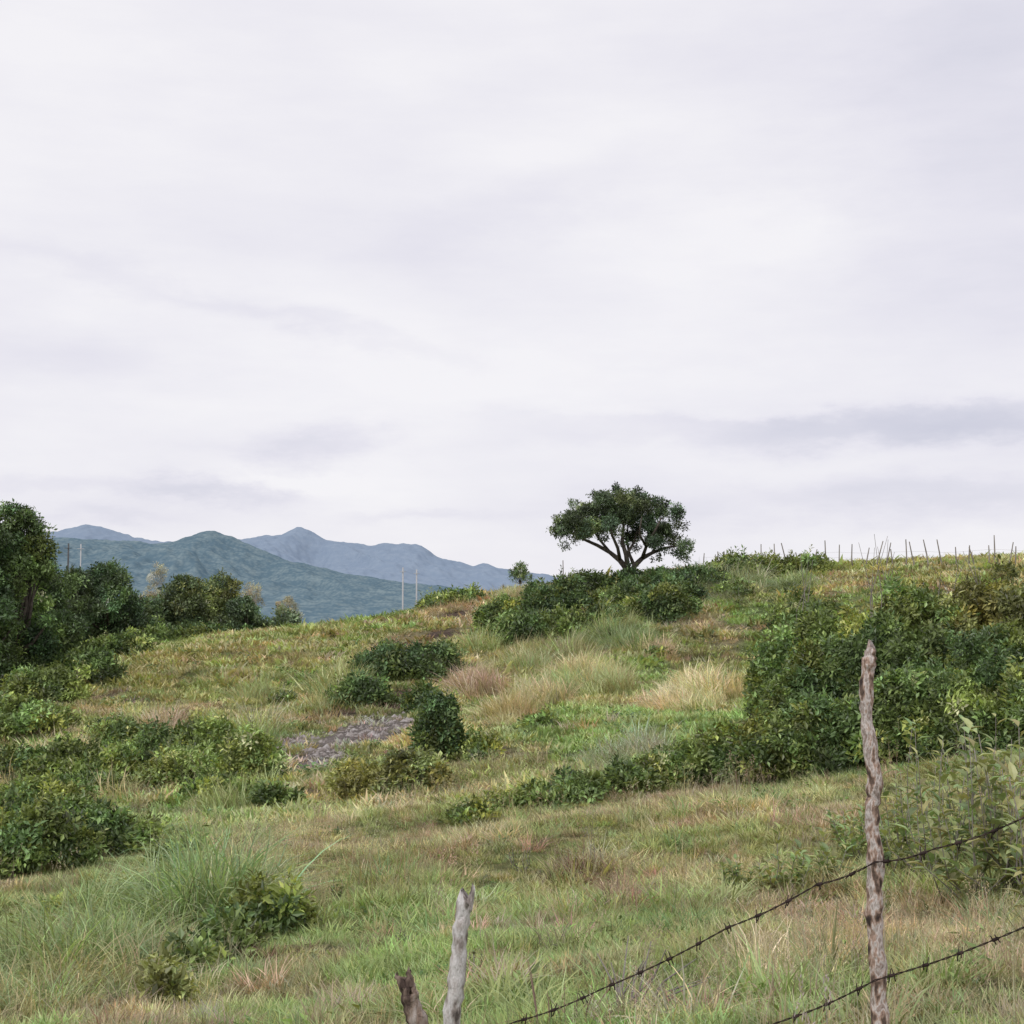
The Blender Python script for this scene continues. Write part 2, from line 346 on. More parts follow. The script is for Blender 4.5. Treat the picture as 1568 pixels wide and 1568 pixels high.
field('dry_grass',5,30,6,G_tall,6,.12,.32,1.4,tintf=cst([.58,.50,.36]),maskf=lambda x,y:fbm(x/.9,y/1.1,3,55)>.56)
field('dry_grass',30,80,1.0,G_tall,6,.25,.6,1.5,tintf=cst([.58,.50,.33]),maskf=lambda x,y:fbm(x/2.2,y/3,3,57)>.56,lean=-.4)
field('brown_grass',5,30,5,G_tall,6,.10,.24,1.6,tintf=cst([.33,.23,.175]),maskf=lambda x,y:fbm(x/.9,y/1.1,3,155)>.60)
field('green_grass',5,60,2.2,G_tall,6,.15,.36,1.5,tintf=cst([.30,.37,.17]),maskf=lambda x,y:fbm(x/2.1,y/2.3,3,58)>.5)
field('weeds',5,24,11,G_sprig,5,.05,.14,1.0,tintf=cst([.20,.28,.095]),maskf=lambda x,y:fbm(x/1.6,y/1.6,3,51)>.48)
field('weeds',20,60,2.0,G_fine,5,.12,.3,1.0,tintf=cst([.18,.25,.09]),maskf=lambda x,y:fbm(x/2.5,y/2.5,3,51)>.5)
field('weeds',30,100,.55,G_fine,5,.15,.45,1.2,tintf=cst([.16,.22,.09]),maskf=lambda x,y:fbm(x/5,y/5,3,52)>.52)
# tall grass patches
def patch(name,px0,px1,py0,py1,h,tint,dens,lean=.25,wide=1.0,group=None,npro=6):
    cx,cy,rx,ry=E(px0,px1,py0,py1); k=int(dens*rx*ry*4)
    a=rng.uniform(-1,1,(k,2)); a=a[(a**2).sum(1)<1]; x=cx+a[:,0]*rx; y=cy+a[:,1]*ry
    q=(a**2).sum(1); keep=rng.random(len(x))<(1.2-q)*(.2+1.5*fbm(x/1.1,y/1.1,2,8)); x=x[keep];y=y[keep];q=q[keep]
    n_=len(x); hh=h*rng.uniform(.6,1.2,n_)*(1-.5*q)*(.35+1.3*fbm(x/1.3,y/1.3,3,13))
    rot=np.c_[rng.normal(0,.15,n_),rng.normal(lean,.18,n_),rng.uniform(-.6,.6,n_)]
    tt=np.array(tint)*rng.uniform(.6,1.3,(n_,1))*np.exp(rng.normal(0,.09,(n_,3)))
    wd=wide*(1+.5*sst(15,70,cy))
    return scatter(name,np.c_[x,y,H(x,y)-.02],rot,np.c_[hh*wd,hh*wd,hh],tt,group or G_tall,npro)
BL=(.80,.71,.48);YG=(.55,.57,.32);PG=(.40,.47,.27);TN=(.64,.51,.38)
for a in [(980,1150,1055,1097,1.1,BL,8,-.5),(1010,1110,1045,1072,1.1,BL,6,-.5),(820,975,1035,1075,1.1,YG,8,-.5),(830,975,1022,1050,1.2,BL,6,-.5),(770,880,1050,1090,1.05,(.64,.58,.34),7,-.5),(680,775,1035,1078,1.2,TN,8,-.5),(730,830,1080,1115,.9,(.62,.54,.34),7,-.4),
 (760,910,985,1018,1.1,(.54,.52,.31),7,-.5),(880,1015,955,1005,1.1,PG,7,-.5),(890,970,945,985,1.2,YG,6,-.5),(1030,1190,880,925,1.2,(.46,.50,.33),5,-.3),(690,760,985,1008,1.0,YG,6,-.4),(740,850,1005,1040,1.0,YG,5,-.4),(930,1060,985,1015,.8,TN,4,-.4),(1050,1150,990,1020,.7,(.42,.36,.22),4,-.4),(760,860,958,985,1.0,(.44,.48,.28),6,-.4),
 (480,560,1040,1098,1.2,YG,8,-.4),(500,560,1015,1065,1.1,(.60,.57,.33),7,-.4),(365,412,1064,1080,.9,YG,9,-.3),(415,470,1095,1120,.7,TN,9,-.3),(225,290,1100,1127,1.2,TN,8,-.3),(350,430,1120,1155,1.2,YG,7,-.2),(190,250,1095,1110,.8,YG,7,-.3),(560,640,1000,1020,.8,TN,5,-.3),(400,520,1000,1030,.5,(.4,.34,.2),4,-.3),
 (0,90,1170,1208,.8,BL,7,-.4),(60,150,1148,1180,1.0,BL,8,-.4),(130,230,1200,1235,.9,YG,7,-.3),(290,420,1215,1250,.9,(.42,.46,.24),7,-.3),(250,330,1230,1250,.7,YG,6,-.3),(0,60,1185,1215,.8,BL,6,-.3),
 (890,970,1150,1185,.9,(.48,.54,.35),9,-.3),(950,1030,1130,1178,.9,(.52,.56,.40),9,-.3),(640,740,925,945,.7,TN,5,-.3),(730,860,905,925,.8,(.58,.56,.38),5,-.3),(1080,1150,915,935,.9,(.44,.48,.30),5,-.3),(1000,1130,945,975,.7,TN,4,-.3),(1160,1260,890,915,1.0,(.44,.48,.3),5,-.3),
 (985,1060,1320,1345,.38,(.36,.36,.18),30,.0),(925,980,1365,1395,.42,(.46,.32,.25),30,0),(535,570,1318,1335,.4,(.3,.25,.17),22,0),(1120,1260,1440,1560,.38,(.74,.63,.47),26,.1),(1030,1110,1450,1530,.3,(.62,.54,.36),20,.1),
 (1180,1240,1255,1300,.5,(.50,.38,.30),14,0),(790,835,1290,1310,.4,(.48,.35,.27),16,0),(560,720,1540,1568,.3,(.42,.40,.2),18,0),(1380,1568,1330,1480,.36,(.58,.48,.33),14,0),(1450,1568,1440,1568,.3,(.54,.43,.32),18,0),(740,980,1400,1440,.25,(.52,.42,.3),14,0),(560,760,1330,1370,.28,(.5,.42,.28),12,0),(1000,1180,1290,1330,.28,(.5,.42,.28),12,0)]:
    patch('tall_grass',*a)
# long grass clumps bottom left
patch('reed_grass',235,400,1400,1450,1.2,(.36,.45,.23),52,-.3,group=G_reed)
patch('reed_grass',260,420,1385,1425,1.2,(.38,.48,.26),56,.35,group=G_reed)
patch('reed_grass',320,430,1395,1430,1.0,(.48,.57,.36),44,.7,group=G_reed)
patch('reed_grass',0,240,1440,1568,.75,(.38,.44,.22),40,.1,group=G_reed)
patch('reed_grass',60,260,1370,1460,.85,(.36,.44,.21),36,-.1,group=G_reed)
patch('reed_grass',0,220,1500,1568,.6,(.54,.50,.30),28,.1,group=G_reed)
patch('reed_grass',180,300,1480,1540,.6,(.42,.43,.24),30,.3,group=G_reed)
patch('reed_grass',180,330,1335,1370,.7,(.34,.42,.19),18,.0,group=G_reed)
# ---------------------------------------------------------------- bushes / trees
PAL={'d':(.10,.155,.062),'d2':(.13,.19,.07),'m':(.185,.25,.085),'lt':(.28,.355,.12),'o':(.225,.25,.10),'dd':(.07,.11,.045),'c':(.155,.225,.082)}
def ell_pts(lobes,dens,zmin=-.5,inner=.2):
    out=[];nr=[];lb=[]
    L_=np.array(lobes)
    for i,l in enumerate(L_):
        c,r=l[:3],l[3:6]; ar=4*math.pi*((r[0]*r[1])**1.6/3+(r[0]*r[2])**1.6/3+(r[1]*r[2])**1.6/3)**(1/1.6)
        k=max(3,int(ar*dens)); v=rng.normal(size=(k,3)); v/=np.linalg.norm(v,axis=1)[:,None]; v=v[v[:,2]>zmin]
        u=rng.random(len(v))
        rad=np.where(u<inner,rng.uniform(.4,.8,len(v)),np.where(u>.86,rng.uniform(1.05,1.45,len(v)),rng.uniform(.8,1.08,len(v))))
        p=c+v*r*rad[:,None]
        ok=np.ones(len(v),bool)
        for j,m in enumerate(L_):
            if j!=i: ok&=(((p-m[:3])/m[3:6])**2).sum(1)>.5
        out.append(p[ok]); nn=v/r; nr.append(nn[ok]/np.linalg.norm(nn[ok],axis=1)[:,None]); lb.append(np.full(ok.sum(),i))
    return np.concatenate(out),np.concatenate(nr),np.concatenate(lb)
def leaves(name,lobes,sz,base_col,densk=1.7,group=None,npro=5,parent=None,ground=True,var=.35,zmin=-.5):
    p,nr,lb=ell_pts(lobes,densk/sz**2,zmin)
    if ground:
        k=p[:,2]>H(p[:,0],p[:,1])-.02; p,nr,lb=p[k],nr[k],lb[k]
    n_=len(p); nr=nr+rng.normal(0,.4,(n_,3))+[0,0,.25]; nr/=np.linalg.norm(nr,axis=1)[:,None]
    th=np.arccos(np.clip(nr[:,2],-1,1)); ps=np.arctan2(nr[:,0],-nr[:,1])
    sc=sz*rng.uniform(.55,1.3,n_)
    lbf=np.exp(rng.normal(0,var*.8,len(lobes)))[lb]
    hue=np.clip(rng.normal(.04,.12,len(lobes)),-.08,.3)[lb]
    t=np.array(base_col)*(lbf*np.exp(rng.normal(0,var*.8,n_)))[:,None]
    t[:,0]*=1+hue; t[:,2]*=1-hue
    t=np.clip(t,.005,.6); rot=np.c_[th,np.zeros(n_),ps]
    o=scatter(name,p,rot,np.c_[sc,sc,sc],t,group or G_sprig,npro,parent)
    return o,p,nr,t
def bush(name,bx,by,w,h,colr,nl=None,fine=False,szk=1.0,depth=.8):
    zb=float(H(bx,by)[0]); nl=nl or int(10+min(26,w*6)); lobes=[]
    for i in range(nl):
        a=rng.uniform(0,6.283); q=rng.random()**.5
        x=bx+math.cos(a)*q*w*.44; y=by+math.sin(a)*q*w*.44*depth
        zg=float(H(x,y)[0]); top=h*(1-.5*q**2.2)*rng.uniform(.5,1.05)
        rx=min(w*rng.uniform(.08,.18),h*.5); rz=min(rx*rng.uniform(.7,1.1),top*.5)
        lobes.append((x,y,zg+top-rz,rx,rx,rz))
        if top>2.2*rz: lobes.append((x,y,zg+(top-rz)*.45,rx*1.15,rx*1.15,(top-rz)*.5))
    sz=(.11+.0036*by)*szk
    e=bpy.data.objects.new(name,None); scene.collection.objects.link(e)
    o,p,nr,t=leaves('foliage',lobes,sz,PAL[colr],group=G_fine if fine else G_sprig,parent=e,zmin=-.35,var=.4)
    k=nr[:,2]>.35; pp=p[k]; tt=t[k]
    if len(pp):
        m=rng.random(len(pp))<.08; pp=pp[m]; tt=tt[m]; n_=len(pp)
        if n_:
            s_=sz*rng.uniform(.7,1.8,n_)*min(1,h*1.2)
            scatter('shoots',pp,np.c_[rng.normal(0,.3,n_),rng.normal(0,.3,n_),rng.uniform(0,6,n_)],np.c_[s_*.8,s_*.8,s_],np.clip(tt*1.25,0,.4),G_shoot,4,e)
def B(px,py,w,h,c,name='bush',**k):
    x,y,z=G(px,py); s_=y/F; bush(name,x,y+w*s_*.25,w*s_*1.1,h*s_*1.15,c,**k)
def BT(px,Yd,top,w,c,name='bush',**k):
    x,_,zt=S(px,top,Yd); z=float(H(x,Yd)[0]); bush(name,x,Yd,w*Yd/F*1.1,max(zt-z,.5),c,**k)
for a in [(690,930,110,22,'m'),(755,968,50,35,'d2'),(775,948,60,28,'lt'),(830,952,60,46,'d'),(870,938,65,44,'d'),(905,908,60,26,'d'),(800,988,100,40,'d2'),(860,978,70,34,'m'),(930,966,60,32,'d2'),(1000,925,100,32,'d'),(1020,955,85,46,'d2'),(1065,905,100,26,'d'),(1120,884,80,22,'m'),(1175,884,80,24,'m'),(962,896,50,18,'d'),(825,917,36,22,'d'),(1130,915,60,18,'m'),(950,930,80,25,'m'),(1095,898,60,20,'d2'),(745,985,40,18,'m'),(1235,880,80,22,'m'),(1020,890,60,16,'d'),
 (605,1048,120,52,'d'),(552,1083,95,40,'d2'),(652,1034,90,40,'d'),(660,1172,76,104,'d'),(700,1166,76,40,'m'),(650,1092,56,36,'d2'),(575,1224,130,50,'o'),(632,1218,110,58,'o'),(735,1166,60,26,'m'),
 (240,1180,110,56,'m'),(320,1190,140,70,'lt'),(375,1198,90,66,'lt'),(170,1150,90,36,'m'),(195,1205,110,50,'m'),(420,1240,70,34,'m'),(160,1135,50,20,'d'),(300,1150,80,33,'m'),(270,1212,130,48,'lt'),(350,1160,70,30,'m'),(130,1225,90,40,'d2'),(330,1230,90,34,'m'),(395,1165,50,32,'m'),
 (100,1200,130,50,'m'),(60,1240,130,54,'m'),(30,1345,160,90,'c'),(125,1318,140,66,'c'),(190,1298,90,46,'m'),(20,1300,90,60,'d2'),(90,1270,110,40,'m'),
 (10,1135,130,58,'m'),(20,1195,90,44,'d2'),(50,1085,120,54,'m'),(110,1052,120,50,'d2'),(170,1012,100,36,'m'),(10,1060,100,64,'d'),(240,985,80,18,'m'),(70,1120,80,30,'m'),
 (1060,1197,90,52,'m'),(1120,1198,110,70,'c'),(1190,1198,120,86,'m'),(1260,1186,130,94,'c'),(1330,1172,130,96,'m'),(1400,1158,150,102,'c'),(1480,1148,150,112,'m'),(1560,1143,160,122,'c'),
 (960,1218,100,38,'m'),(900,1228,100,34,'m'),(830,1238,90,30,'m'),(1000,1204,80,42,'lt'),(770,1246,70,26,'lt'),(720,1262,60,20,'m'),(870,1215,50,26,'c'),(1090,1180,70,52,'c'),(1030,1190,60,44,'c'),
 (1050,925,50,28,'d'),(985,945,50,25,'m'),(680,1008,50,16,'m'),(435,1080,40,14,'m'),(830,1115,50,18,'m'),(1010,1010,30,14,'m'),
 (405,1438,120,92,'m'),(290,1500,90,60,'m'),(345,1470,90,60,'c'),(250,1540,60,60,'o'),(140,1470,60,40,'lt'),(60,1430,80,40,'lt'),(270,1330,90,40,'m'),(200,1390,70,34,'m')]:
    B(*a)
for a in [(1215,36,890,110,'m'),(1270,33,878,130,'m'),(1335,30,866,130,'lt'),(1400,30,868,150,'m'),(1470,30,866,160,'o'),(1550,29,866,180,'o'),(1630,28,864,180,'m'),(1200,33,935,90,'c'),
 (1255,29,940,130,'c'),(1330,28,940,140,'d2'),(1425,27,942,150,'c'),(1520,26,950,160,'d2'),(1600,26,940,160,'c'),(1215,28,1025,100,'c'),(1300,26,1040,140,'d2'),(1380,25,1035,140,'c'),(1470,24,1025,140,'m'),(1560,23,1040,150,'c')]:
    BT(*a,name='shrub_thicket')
# trees
def tree(name,lobes,base,col,limbs=None,sz=.35,densk=1.8,tr=.18,fine=False,bark=None,splitz=.35,zmin=-.9,var=.35):
    e=bpy.data.objects.new(name,None); scene.collection.objects.link(e)
    mb=MB(); base=np.array(base,float)
    cen=np.mean([l[:3] for l in lobes],0); fork=base+(cen-base)*splitz
    if limbs is None:
        mb.tube([base-[0,0,.3],base+(fork-base)*.5+rng.normal(0,.06,3),fork],[tr*1.2,tr,tr*.85],8,.1)
        for l in lobes:
            c=np.array(l[:3]); m=fork+(c-fork)*.5+[rng.normal()*.15,rng.normal()*.15,-.12*np.linalg.norm(c-fork)]
            mb.tube([fork,m,c],[tr*.5,tr*.32,tr*.08],5,.1)
    else:
        for pts,r in limbs: mb.tube(pts,r,8,.12)
    mb.obj('trunk_and_limbs',bark or M_bark,True,e)
    leaves('foliage',lobes,sz,col,densk,G_fine if fine else G_sprig,parent=e,var=var,zmin=zmin)
    return e
def gtree(name,px,Yd,top,w,col,crown=.75,**k):
    x,_,zt=S(px,top,Yd); zb=float(H(x,Yd)[0]); h=zt-zb; wm=w*Yd/F; L=[]
    for i in range(k.pop('nl',16)):
        a=rng.uniform(0,6.283); q=rng.random()**.5; v=rng.random()
        rr=wm*rng.uniform(.09,.2); zz=zb+h*(1-crown)+ (h*crown-rr*.9)*v
        env=math.sin(math.pi*(.18+.74*v))*rng.uniform(.8,1.15)
        L.append((x+math.cos(a)*q*env*(wm*.52-rr*.5),Yd+math.sin(a)*q*env*(wm*.52-rr*.5),zz,rr,rr,rr*.75))
    L.append((x,Yd,zt-wm*.10,wm*.11,wm*.11,wm*.10))
    return tree(name,L,(x,Yd,zb),col,**k)
gtree('broadleaf_tree',28,58,774,125,(.09,.145,.06),crown=.92,nl=52,sz=.30,tr=.25,var=.55)
gtree('broadleaf_tree',-35,56,775,130,(.09,.145,.06),crown=.9,nl=40,sz=.32,tr=.25)
gtree('broadleaf_tree',66,66,858,130,(.088,.135,.058),crown=.92,nl=42,sz=.33,var=.5)
gtree('broadleaf_tree',5,60,880,160,(.095,.155,.062),crown=.95,nl=40,sz=.32,var=.5)
gtree('broadleaf_tree',114,76,874,84,(.085,.13,.06),crown=.9,nl=32,sz=.35)
gtree('broadleaf_tree',162,78,862,98,(.085,.13,.06),crown=.92,nl=40,sz=.35,var=.5)
gtree('broadleaf_tree',200,82,906,66,(.095,.14,.065),crown=.9,nl=26,sz=.36)
gtree('broadleaf_tree',285,92,885,115,(.15,.20,.09),crown=.9,nl=40,sz=.38,var=.45)
gtree('broadleaf_tree',338,94,880,90,(.15,.195,.085),crown=.9,nl=36,sz=.38,var=.45)
gtree('broadleaf_tree',375,92,916,80,(.12,.17,.085),crown=.95,nl=26,sz=.4)
gtree('broadleaf_tree',240,90,920,80,(.12,.17,.085),crown=.95,nl=26,sz=.4)
gtree('broadleaf_tree',432,100,931,80,(.14,.18,.105),crown=.95,nl=18,sz=.4)
M_pale=noise_mat('bark_pale',[(.3,(.25,.23,.21)),(.7,(.42,.38,.35))],3,bump=0)
for a in [(243,97,864,54),(386,98,892,54),(440,104,914,50)]:
    gtree('sparse_tree',*a,(.44,.40,.31),crown=.75,nl=30,sz=.28,densk=.6,fine=True,bark=M_pale,tr=.10)
gtree('broadleaf_tree',-20,75,850,150,(.085,.14,.06),crown=.95,nl=30,sz=.36)
for px,Yd,top,w in [(60,80,950,120),(130,82,938,120),(230,88,950,90),(200,86,958,80),(300,90,955,110),(360,92,958,90),(420,92,958,60)]:
    BT(px,Yd,top,w,'d2',name='bush')
# lone hilltop tree
TX,TY,TZ=G(965,890)
TY=min(TY,90.0)
def T(px,py,dy=0): 
    x,y,z=S(px,py,TY); return np.array([x,TY+dy,z])
TZ=float(H(T(963,890)[0],TY)[0])
cl=[(864,810,14),(856,798,10),(878,796,18),(893,814,14),(901,779,18),(926,768,19),(953,762,15),(942,784,20),(984,767,17),(1007,782,18),(1031,788,13),(1037,824,12),(1047,840,12),(1056,850,8),(1024,812,15),(962,794,20),(930,804,18),(988,800,19),(905,804,17),(1002,830,13),(920,824,9),(972,818,13),(886,772,9),(1018,770,9),(940,754,9),(976,754,9),(1044,801,9),(866,826,8),(1020,845,9),(955,822,10),(1012,812,14),(978,836,8),(940,818,9),(1037,846,9),(850,812,8),(882,832,6),(1010,848,6),(1003,766,8),(912,763,8)]
s9=TY/F; lob=[]
for px,py,r in cl:
    hw=max(0.2,1-((px-955)/110)**2)**.5*3.0
    for j in range(3 if r>12 else 1):
        dy=rng.uniform(-hw,hw) if r>9 else rng.uniform(-1,1)
        c=T(px+rng.normal()*3,py+rng.normal()*3,dy); rr=r*s9*rng.uniform(.55,.9)
        lob.append((c[0],c[1],c[2],rr,rr,rr*.8))
base=T(964,890); base[2]=TZ-.2
f0=T(962,874); limbs=[([base,f0],[.30,.24])]
def lim(pts,r0,r1): limbs.append((pts,list(np.linspace(r0,r1,len(pts)))))
lim([f0,T(950,858,.3),T(935,845,.6),T(915,834,.5),T(895,826,.2),T(872,815,0)],.17,.05)
lim([T(950,858,.3),T(945,840,-.5),T(935,820,-1),T(928,800,-1.4)],.11,.05)
lim([T(935,845,.6),T(918,822,1.2),T(908,805,1.6)],.09,.04)
lim([f0,T(958,850,-.4),T(952,830,-.2),T(955,805,0),T(950,780,.4)],.15,.05)
lim([T(958,850,-.4),T(972,830,.6),T(980,805,1)],.09,.04)
lim([T(966,882),T(972,866,.3),T(985,854,.6),T(1000,846,.8),T(1020,838,.8),T(1040,835,.5)],.18,.05)
lim([T(972,866,.3),T(966,848,.9),T(962,826,1.2),T(965,800,1.5)],.11,.04)
lim([T(985,854,.6),T(988,838,-.6),T(1000,815,-1),T(1010,795,-1)],.11,.04)
lim([T(1000,846,.8),T(1012,830,1.6),T(1022,812,1.8)],.08,.03)
lim([T(988,838,-.6),T(975,820,-1.6),T(978,795,-2)],.08,.03)
tree('tree',lob,base,(.095,.135,.075),limbs=limbs,sz=.27,densk=1.7,var=.55)
gtree('sapling',797,86,862,38,(.15,.21,.10),crown=.62,nl=14,sz=.2,tr=.04,densk=1.0)
# broadleaf near shrubs
def leafy_shrub(name,px,py,wpx,hpx,nst,leafL,col,bare=.25):
    x,y,z=G(px,py); s_=y/F; w=wpx*s_; h=hpx*s_
    e=bpy.data.objects.new(name,None); scene.collection.objects.link(e)
    st=MB(); pts=[];rot=[];scl=[];tn=[]
    for i in range(nst):
        a=rng.uniform(0,6.283); q=rng.random()**.5
        b=np.array([x+rng.normal()*w*.10,y+rng.normal()*w*.10,0]); b[2]=float(H(b[0],b[1])[0])
        tip=np.array([x+math.cos(a)*q*w*.5,y+math.sin(a)*q*w*.4,z+h*rng.uniform(.5,1.0)*(1-.3*q)])
        m=(b+tip)/2+np.array([(tip-b)[0]*.25,(tip-b)[1]*.25,-.08*h]) 
        P_=[b,(b+m)/2+rng.normal(0,.01,3),m,(m+tip)/2+rng.normal(0,.015,3),tip]
        st.tube(P_,[.006,.005,.0045,.0035,.0025],5)
        for k in range(15):
            t_=bare+(1-bare)*k/14; f=t_*4; i0=min(int(f),3); p=P_[i0]+(P_[i0+1]-P_[i0])*(f-i0)
            az=k*2.4+rng.normal()*.3; el=rng.uniform(.4,1.3)
            pts.append(p); rot.append((0,el,az)); l=leafL*rng.uniform(.55,1.2)*(1.1-.3*t_); scl.append((l,l,l)) 
            tn.append(np.array(col)*rng.uniform(.6,1.4)*np.array([rng.uniform(.85,1.35),1,1]))
    st.obj('stems',M_stick,True,e)
    scatter('leaves',pts,rot,scl,np.array(tn),G_bleaf,3,e)
bl=[]
for i in range(3):
    mb=MB(); mb.leaf((0,0,.06),(0,0,1),(-1,0,0),1,.40+.05*i,fold=.22,droop=.2+.1*i); bl.append(mb.obj('leaf',M_leaf,link=False))
G_bleaf=make_group(proto_coll('broad_leaves',bl))
PB=(.28,.34,.16)
for a in [(1500,1380,240,310,20,.17,PB),(1420,1350,200,250,14,.16,(.25,.32,.14)),(1565,1370,190,330,18,.17,PB),(1610,1430,160,340,8,.16,PB),(1470,1320,190,240,12,.15,(.23,.31,.13)),(1530,1310,190,250,12,.16,(.27,.33,.15)),(1385,1340,110,140,9,.14,(.27,.34,.16)),(1190,1365,120,95,10,.13,(.27,.35,.14)),(1130,1365,60,65,6,.12,(.27,.35,.14)),(1255,1350,90,80,8,.13,(.28,.35,.16)),(1385,1310,80,150,8,.13,(.25,.32,.14)),(1315,1320,90,100,7,.13,(.27,.35,.15)),
 (1290,1290,60,60,6,.12,PB),(510,1385,50,50,7,.08,(.2,.27,.11)),(725,1500,30,60,3,.035,(.14,.15,.09)),(800,1340,60,60,6,.05,(.22,.26,.12)),(1350,1320,60,100,7,.12,(.25,.33,.14)),(450,1420,50,40,6,.07,(.2,.28,.1)),(620,1450,50,35,6,.05,(.2,.27,.1)),(880,1330,50,35,6,.06,(.2,.27,.1))]:
    leafy_shrub('leafy_shrub',*a)
# rocks
mb=MB()
for cx,cy,rx,ry in SCREE:
    for i in range(190):
        a=rng.uniform(0,6.283); q=rng.random()**.5; x=cx+math.cos(a)*q*rx*1.2; y=cy+math.sin(a)*q*ry*1.2
        r=min(abs(rng.normal(0,.05))+.02,.18); z=float(H(x,y)[0]); b=len(mb.V)
        for d in [(1,0,0),(0,1,0),(-1,0,0),(0,-1,0),(0,0,1)]: mb.V.append(np.array([x,y,z-.01])+np.array(d)*r*rng.uniform(.5,1.3)*np.array([1.2,1,.9]))
        mb.F+=[(b,b+1,b+4),(b+1,b+2,b+4),(b+2,b+3,b+4),(b+3,b,b+4)]
mb.obj('rocks',M_rock)
# ridge stick fence
mb=MB(); prev=None; px=1056
while px<1720:
    px+=rng.uniform(8,22); Yd=np.interp(px,[1058,1150,1300,1700],[90,87,80,66]); x=(px-784)/F*Yd; z=float(H(x,Yd)[0]); h=rng.uniform(.85,1.55)
    tip=np.array([x+rng.normal()*.16,Yd,z+h]); b=np.array([x,Yd,z-.2])
    mb.tube([b,(b+tip)/2+rng.normal(0,.03,3),tip],[.042,.036,.026],6,.2)
    for hh in (.5,.8):
        q=np.array([x,Yd,z+hh]); 
        if prev is not None: mb.tube([prev+[0,0,hh],q],[.0035,.0035],4)
    prev=np.array([x,Yd,z])
mb.obj('stick_fence',M_stick)
for px,Yd,top in [(1335,30,812),(1350,31,825),(1230,33,845),(1500,30,836),(1450,30,838)]:
    x,_,z=S(px,top,Yd); zb=float(H(x,Yd)[0]); mb=MB()
    for j in range(4):
        mb.tube([(x+rng.normal()*.1,Yd,zb),(x+rng.normal()*.1,Yd,(z+zb)/2+.6),(x+rng.normal()*.25,Yd+rng.normal()*.1,z-rng.uniform(0,.5))],[.012,.009,.004],5)
    mb.obj('bare_twigs',M_stick)
def pole(px,top,Yd,r,mat):
    x,_,z=S(px,top,Yd); zb=float(H(x,Yd)[0])-.3; mb=MB(); mb.tube([(x,Yd,zb),(x,Yd,(z+zb)/2),(x,Yd,z)],[r*1.3,r*1.15,r],10)
    mb.tube([(x-.25,Yd-.1,z-.35),(x+.25,Yd-.1,z-.35)],[.02,.02],6)
    mb.obj('utility_pole',mat,True)
pole(617,869,118,.06,M_pole); pole(638,872,121,.06,M_pole); pole(105,832,104,.06,M_poledark); pole(124,833,106,.045,M_pole); 
x,_,z=S(862,858,93); mb=MB(); zb=float(H(x,93)[0]); mb.tube([(x,93,zb-.3),(x+.02,93,(z+zb)/2),(x,93,z)],[.04,.035,.028],8); mb.obj('fence_post',M_stick,True)
# near fence
fence=bpy.data.objects.new('barbed_wire_fence',None); scene.collection.objects.link(fence)
def post(name,pts,rad,mat,sides=14,rough=.16,sub=6,tipdrop=.5):
    P_=[];R_=[]
    for i in range(len(pts)-1):
        for k in range(sub):
            t_=k/sub; P_.append(np.array(pts[i])*(1-t_)+np.array(pts[i+1])*t_); R_.append(rad[i]*(1-t_)+rad[i+1]*t_)
    P_.append(np.array(pts[-1])); R_.append(rad[-1])
    for i in range(len(R_)):
        R_[i]*=1+.07*math.sin(i*1.1)+rng.normal()*.05
        P_[i]=P_[i]+np.array([rng.normal()*.002,rng.normal()*.002,0])
    mb=MB(); mb.tube(P_,R_,sides,rough); 
    n_=len(P_)*sides
    for i in range(n_-sides,n_):
        k=i-(n_-sides); mb.V[i]=mb.V[i]+np.array([0,0,tipdrop*R_[-1]*2.2*math.cos(2*math.pi*k/sides+.6)+rng.normal()*.006])
    mb.obj(name,mat,True,fence); return mb
Yp=5.0
def gz(px,Yd,dz=-.25):
    x=(px-784)/F*Yd; return (x,Yd,float(H(x,Yd)[0])+dz)
post('post_right',[gz(1352,Yp),S(1349,1568,Yp),S(1343,1480,Yp),S(1338,1400,Yp),S(1341,1320,Yp),S(1334,1240,Yp),S(1340,1200,Yp),S(1329,1120,Yp),S(1326,1050,Yp),S(1331,1010,Yp),S(1335,990,Yp)],[.029,.028,.028,.027,.028,.023,.028,.021,.023,.023,.013],M_postR,tipdrop=.8)
Yc=5.6
post('post_middle',[gz(690,Yc),S(692,1560,Yc),S(700,1490,Yc),S(704,1430,Yc),S(712,1375,Yc)],[.036,.034,.032,.028,.026],M_postW,tipdrop=.45)
post('post_middle_splinter',[S(716,1395,Yc),S(721,1375,Yc),S(725,1357,Yc)],[.016,.012,.006],M_postW,sides=8,sub=3)
post('stub',[gz(648,5.3),S(640,1568,5.3),S(628,1530,5.3),S(624,1508,5.3)],[.04,.036,.03,.028],M_stub,tipdrop=.3)
post('stub_fork_left',[S(622,1520,5.3),S(613,1502,5.3),S(607,1492,5.3)],[.018,.014,.006],M_stub,sides=8,sub=3)
post('stub_fork_right',[S(627,1520,5.3),S(628,1500,5.3),S(626,1485,5.3)],[.02,.016,.007],M_stub,sides=8,sub=3)
